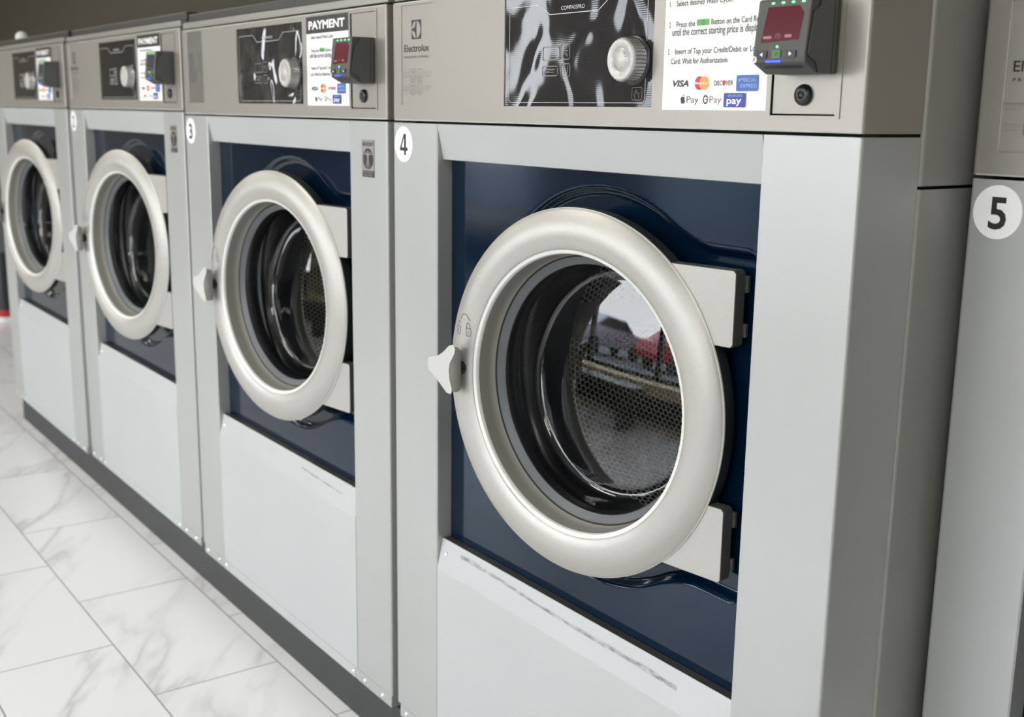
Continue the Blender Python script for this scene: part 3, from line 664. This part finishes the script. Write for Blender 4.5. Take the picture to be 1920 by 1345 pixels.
def m_screen(mt):
    m = MB(); slab(m, [(.9245, 1.3680), (.9790, 1.3700), (.9825, 1.3985), (.9750, 1.4065), (.9300, 1.4065)], mt, .0004)
    y_ = face_y(1.374)-.0006                               # faint symbols along the foot of the screen
    m.poly(rrect(.9275, .9400, 1.3722, 1.3752, .001, 2), 'lcdink', y_)
    m.line([(.9490+.0038*math.cos(a), 1.3744+.0026*math.sin(a)) for a in [2*PI*k/18 for k in range(19)]], .0007, 'lcdink', y_)
    m.line([(.9475, 1.3735), (.9490, 1.3755), (.9505, 1.3735)], .0006, 'lcdink', y_); m.poly(rrect(.9590, .9690, 1.3728, 1.3760, .001, 2), 'lcdink', y_)
    return m.mesh('screen')
def m_key(x0, x1, z0, z1, mt, arrow=0):
    m = MB(); slab(m, rrect(x0, x1, z0, z1, .0015, 3), mt, .0012)
    cx, cz = (x0+x1)/2, (z0+z1)/2; y = face_y(cz)-.0017
    if arrow: m.face([(cx+arrow*.0022, y, cz), (cx-arrow*.0018, y, cz+arrow*.0024), (cx-arrow*.0018, y, cz-arrow*.0024)], 'white')
    elif mt == 'green': m.line([(cx+.0018*math.cos(a), cz+.0018*math.sin(a)) for a in [2*PI*k/12 for k in range(13)]], .0005, 'ink', y)
    return m.mesh('key')
def m_rlabel():
    m = MB(); c = (.9178, 1.3500); R_ = .0037; slab(m, [(c[0]+R_*math.cos(a), c[1]+R_*math.sin(a)) for a in [2*PI*k/20 for k in range(20)]], 'white', .0006)
    for k in (-1, 0, 1): m.line([(c[0]-.002, c[1]+k*.0014-.0008), (c[0]+.002, c[1]+k*.0014+.0008)], .0005, 'greyink', -.0535)
    return m.mesh('round_label')
def m_slot():
    m = MB(); m.face([(.926, -.0448, 1.3415), (.980, -.0448, 1.3415), (.980, -.0420, 1.3398), (.926, -.0420, 1.3398)], 'key'); m.face([(.926, -.0460, 1.3420), (.980, -.0460, 1.3420), (.980, -.0448, 1.3413), (.926, -.0448, 1.3413)], 'key')
    return m.mesh('card_slot', recalc=False)
def m_led(x, z, mt, w=.0022, h=.0012):
    m = MB(); slab(m, rrect(x-w, x+w, z-h, z+h, min(w, h)*.9, 3), mt, .0008); return m.mesh('led')
def m_sticker(d):
    m = MB(); c = (.0376, 1.2285); R = .0313
    m.prism([(c[0]+R*math.cos(a), c[1]+R*math.sin(a)) for a in [2*PI*k/64 for k in range(64)]], -.0006, 0, 'white', 'y')
    if d == '4':
        y_ = -.0011; m.line([(.0405, 1.2455), (.0425, 1.2455)], .003, 'ink', y_)
        m.poly([(.0392, 1.2470), (.0255, 1.2225), (.0255, 1.2180), (.0300, 1.2225), (.0425, 1.2470)][::-1], 'ink', y_); m.poly([(.0400, 1.2097), (.0462, 1.2097), (.0462, 1.2470), (.0400, 1.2470)], 'ink', y_-.0001)
        m.poly([(.0255, 1.2172), (.0522, 1.2172), (.0522, 1.2228), (.0255, 1.2228)], 'ink', y_-.0002)
    else: m.text(d, c[0]+.001, c[1]-.0188, .0376, 'ink', -.0011, w={'1': .008}.get(d, .0225), bold=.02, align='CENTER')
    return m.mesh('number_sticker')
def m_badge():
    m = MB(); m.box(.9392, .986, -.0006, 0, 1.1622, 1.2315, 'header'); y = -.001
    m.line([(.9396, 1.1626), (.9856, 1.1626), (.9856, 1.2311), (.9396, 1.2311)], .0006, 'greyink', y, True)
    m.poly([(.9415, 1.2195), (.9840, 1.2195), (.9840, 1.2285), (.9415, 1.2285)], 'fineink', y); m.text('ERGOCERT', .9428, 1.2208, .0062, 'ink', y-.0002, w=.040, bold=.03)
    c = (.9626, 1.1965); m.poly([(c[0]+.0200*math.cos(a), c[1]+.0195*math.sin(a)) for a in [2*PI*k/40 for k in range(40)]], 'ink', y)
    y2 = y-.0003; m.poly([(c[0]+.0024*math.cos(a), c[1]+.0125+.0028*math.sin(a)) for a in [2*PI*k/14 for k in range(14)]], 'header', y2)
    m.poly([(c[0]-.0036, c[1]+.0095), (c[0]-.0024, c[1]-.003), (c[0]+.0024, c[1]-.003), (c[0]+.0036, c[1]+.0095)], 'header', y2)
    for s in (-1, 1):
        m.line([(c[0], c[1]+.008), (c[0]+s*.0165, c[1]+.009)], .0016, 'header', y2); m.line([(c[0], c[1]+.008), (c[0]+s*.0135, c[1]+.0135)], .0014, 'header', y2)
        m.line([(c[0]+s*.001, c[1]-.002), (c[0]+s*.0022, c[1]-.0185)], .0018, 'header', y2); m.line([(c[0]+s*.001, c[1]-.002), (c[0]+s*.0090, c[1]-.0150)], .0015, 'header', y2)
    m.poly([(.9405, 1.1632), (.9850, 1.1632), (.9850, 1.1745), (.9405, 1.1745)], 'ink', y); m.text('ERGONOMICS', .9420, 1.1697, .0036, 'header', y2, w=.041, bold=.01); m.text('CERTIFIED', .9450, 1.1643, .0036, 'header', y2, w=.035, bold=.01)
    return m.mesh('badge_sticker', recalc=False)
def m_scuff(full):
    m = MB(); n = 40; pts = []
    for k in range(n+1):
        t = k/n; x = (.217+.565*t) if full else (.62+.20*t)
        z = (.5045-.011*t+.0012*math.sin(t*9)) if full else (.500-.006*t)
        w = (.0022+.0026*max(0, t-.55)*2+.0016*math.sin(t*23)**2+ (.002 if t < .12 else 0)) if full else .0016
        yy = .0004+(.0112)*(z-.4633)/.0553-.0006; pts.append((x, yy, z, w))
    for a, b in zip(pts[:-1], pts[1:]): m.face([(a[0], a[1], a[2]-a[3]), (b[0], b[1], b[2]-b[3]), (b[0], b[1], b[2]+b[3]), (a[0], a[1], a[2]+a[3])], 'scuff')
    return m.mesh('scuff_mark', recalc=False)

G = {}
def get(k, fn, *a):
    if k not in G: G[k] = fn(*a)
    return G[k]
SCREWS = [(.1714, .4949), (.8855, .4950), (.036, .1152), (.116, .1152), (.1638, .1152), (.870, .1140), (.9225, .1140), (.9978, .1140)]
def washer(num, loc, label, brandfilm=False, disp='plain', screen='dimscreen', badge=False, ul=UL, scuff=None):
    w = thing('washing_machine', label, 'washing machine', loc, 0, 'row of numbered front loading washers')
    obj('cabinet', get('body', m_body), w); obj('front_frame', get('frame%f' % ul, m_frame, ul), w)
    obj('lower_panel', get('lower%f' % ul, m_lower, ul), w); obj('recessed_panel', get('blue%f' % ul, m_blue, ul), w, label='dark navy blue panel behind the door')
    obj('control_header', get('header', m_header), w); obj('lid', get('lid', m_lid), w); obj('top_cover', get('cover', m_cover), w)
    obj('brand_plate', get('brand%d' % brandfilm, m_brand, brandfilm), w)
    dp = obj('display_panel', get('disp'+disp, m_display, disp), w, label='glossy black program display')
    obj('program_dial', get('dial', m_dial), w, label='round silver ribbed program dial'); obj('payment_sign', get('sign', m_sign), w, label='white payment instruction sign with black heading')
    cp = obj('coin_plate', get('coin', m_coin), w); obj('key_lock', get('lock', m_lock), cp, label='round black lock')
    for (x, z) in SCREWS: obj('screw', get('screw', m_screw), w, (x, (.0075 if z > .4 else 0), z))
    obj('number_sticker', get('st'+num, m_sticker, num), w, label='round white sticker with number %s' % num)
    if badge: obj('badge_sticker', get('badge', m_badge), w)
    if scuff is not None: obj('scuff_mark', get('scuff%d' % scuff, m_scuff, scuff), w)
    d = obj('drum', get('drum', m_drum), w); obj('hub', get('hub', m_hub), d)
    for k in range(3):
        a = -PI/2+2*PI*k/3+.35; l = obj('lifter', get('lifter', m_lifter), d, (PC[0]+.285*math.cos(a), 0, PC[1]+.285*math.sin(a))); l.rotation_euler = (0, -(a+PI/2), 0)
    obj('tub_gasket', get('gasket', m_gasket), w)
    dr = obj('door', get('ring', m_ring), w, DC, TH)
    obj('inner_frame', get('inner', m_inner), dr); obj('rubber_seal', get('seal', m_seal), dr); obj('glass_bowl', get('glass', m_glass), dr)
    obj('hinge_plate', get('hu', m_hinge, .113, .2135, 1), dr); obj('hinge_plate', get('hl', m_hinge, -.2085, -.1045, 0), dr)
    obj('handle_stem', get('stem', m_stem), dr, (-.2370, -.006, .0030)); obj('handle', get('handle', m_handle), dr, (-.25, 0, 0), label='pale grey three-pointed door handle')
    rd = obj('card_reader', get('reader', m_reader), w, label='dark grey card reader')
    obj('side_cover', get('rside', m_rside), rd); obj('screen', get('screen'+screen, m_screen, screen), rd)
    obj('round_label', get('rl', m_rlabel), rd, label='small round white label on the reader edge'); obj('card_slot', get('slot', m_slot), rd)
    obj('arrow_key', get('kl', m_key, .9215, .9365, 1.3512, 1.3590, 'key', -1), rd); obj('arrow_key', get('kr', m_key, .9635, .9785, 1.3512, 1.3590, 'key', 1), rd)
    obj('green_key', get('kg', m_key, .9445, .9565, 1.3505, 1.3600, 'green', 0), rd)
    obj('blue_led', get('lb', m_led, .9460, 1.3475, 'blueled', .0110, .0011), rd); obj('status_led', get('lg', m_led, .9500, 1.3632, 'greenled', .0013, .0013), rd)
    for i, x in enumerate((.9365, .9510, .9655, .9800)): obj('green_led', get('lt%d' % i, m_led, x, 1.4105, 'greenled', .0020, .0010), rd)
    return w
washer('1', (0.0031, -.0118, .0097), 'grey front loading washer at the far left end of the row, numbered 1', disp='plain')
washer('2', (P-.0022, -.0022, .0090), 'grey front loading washer numbered 2, with plain dark display', badge=True)
washer('3', (2*P-.0058, -.0009, .0008), 'grey front loading washer numbered 3, with wrinkled film on its plate and display', True, 'loose', 'redscreen', True, scuff=0)
washer('4', (3*P, 0, 0), 'large nearest grey washer numbered 4, whole round door in view', False, 'film', 'redscreen', scuff=1)
washer('5', (4.2022, .183, -.0467), 'grey washer numbered 5 cut off at the right edge, set back from number 4', ul=.119)

# plinths
m = MB(); m.box(-.004, 4.184, .013, .85, 0, .1005, 'plinth'); tag(obj('plinth', m.mesh('plinth', .001)), 'long dark grey steel plinth under the washers numbered 1 to 4', 'plinth')
m = MB(); m.box(4.2022, 5.2365, .20, 1.02, 0, .054, 'plinth'); tag(obj('plinth', m.mesh('plinth', .001)), 'short dark steel plinth under the washer numbered 5', 'plinth')

# far left: bin beyond the row, small white tub on the first washer
b = thing('rubbish_bin', 'dark bin with red and white striped foot beyond the far end of the row', 'bin', (-2.62, .62, 0))
m = MB(); m.prism(rrect(-.24, .24, -.2, .2, .05), .07, .42, 'bindark', 'z'); obj('bin_body', m.mesh('bin_body'), b)
m = MB(); m.prism(rrect(-.25, .25, -.21, .21, .05), 0, .03, 'white', 'z'); m.prism(rrect(-.245, .245, -.205, .205, .05), .03, .07, 'binred', 'z'); obj('foot_band', m.mesh('foot_band'), b)
m = MB(); m.prism(rrect(-.25, .25, -.21, .21, .05), .42, .60, 'bingrey', 'z'); obj('bin_lid', m.mesh('bin_lid'), b)
m = MB(); m.lathe([(0, 0), (.014, -.001), (.021, -.012), (.023, -.06), (.021, -.10), (.014, -.112), (0, -.113)], 'white', n=32)
o = obj('soap_scoop', m.mesh('soap_scoop'), None, (.035, .10, 1.5410)); o.rotation_euler = (0, 0, math.radians(80)); tag(o, 'small white plastic tub lying on top of the washer numbered 1', 'tub')
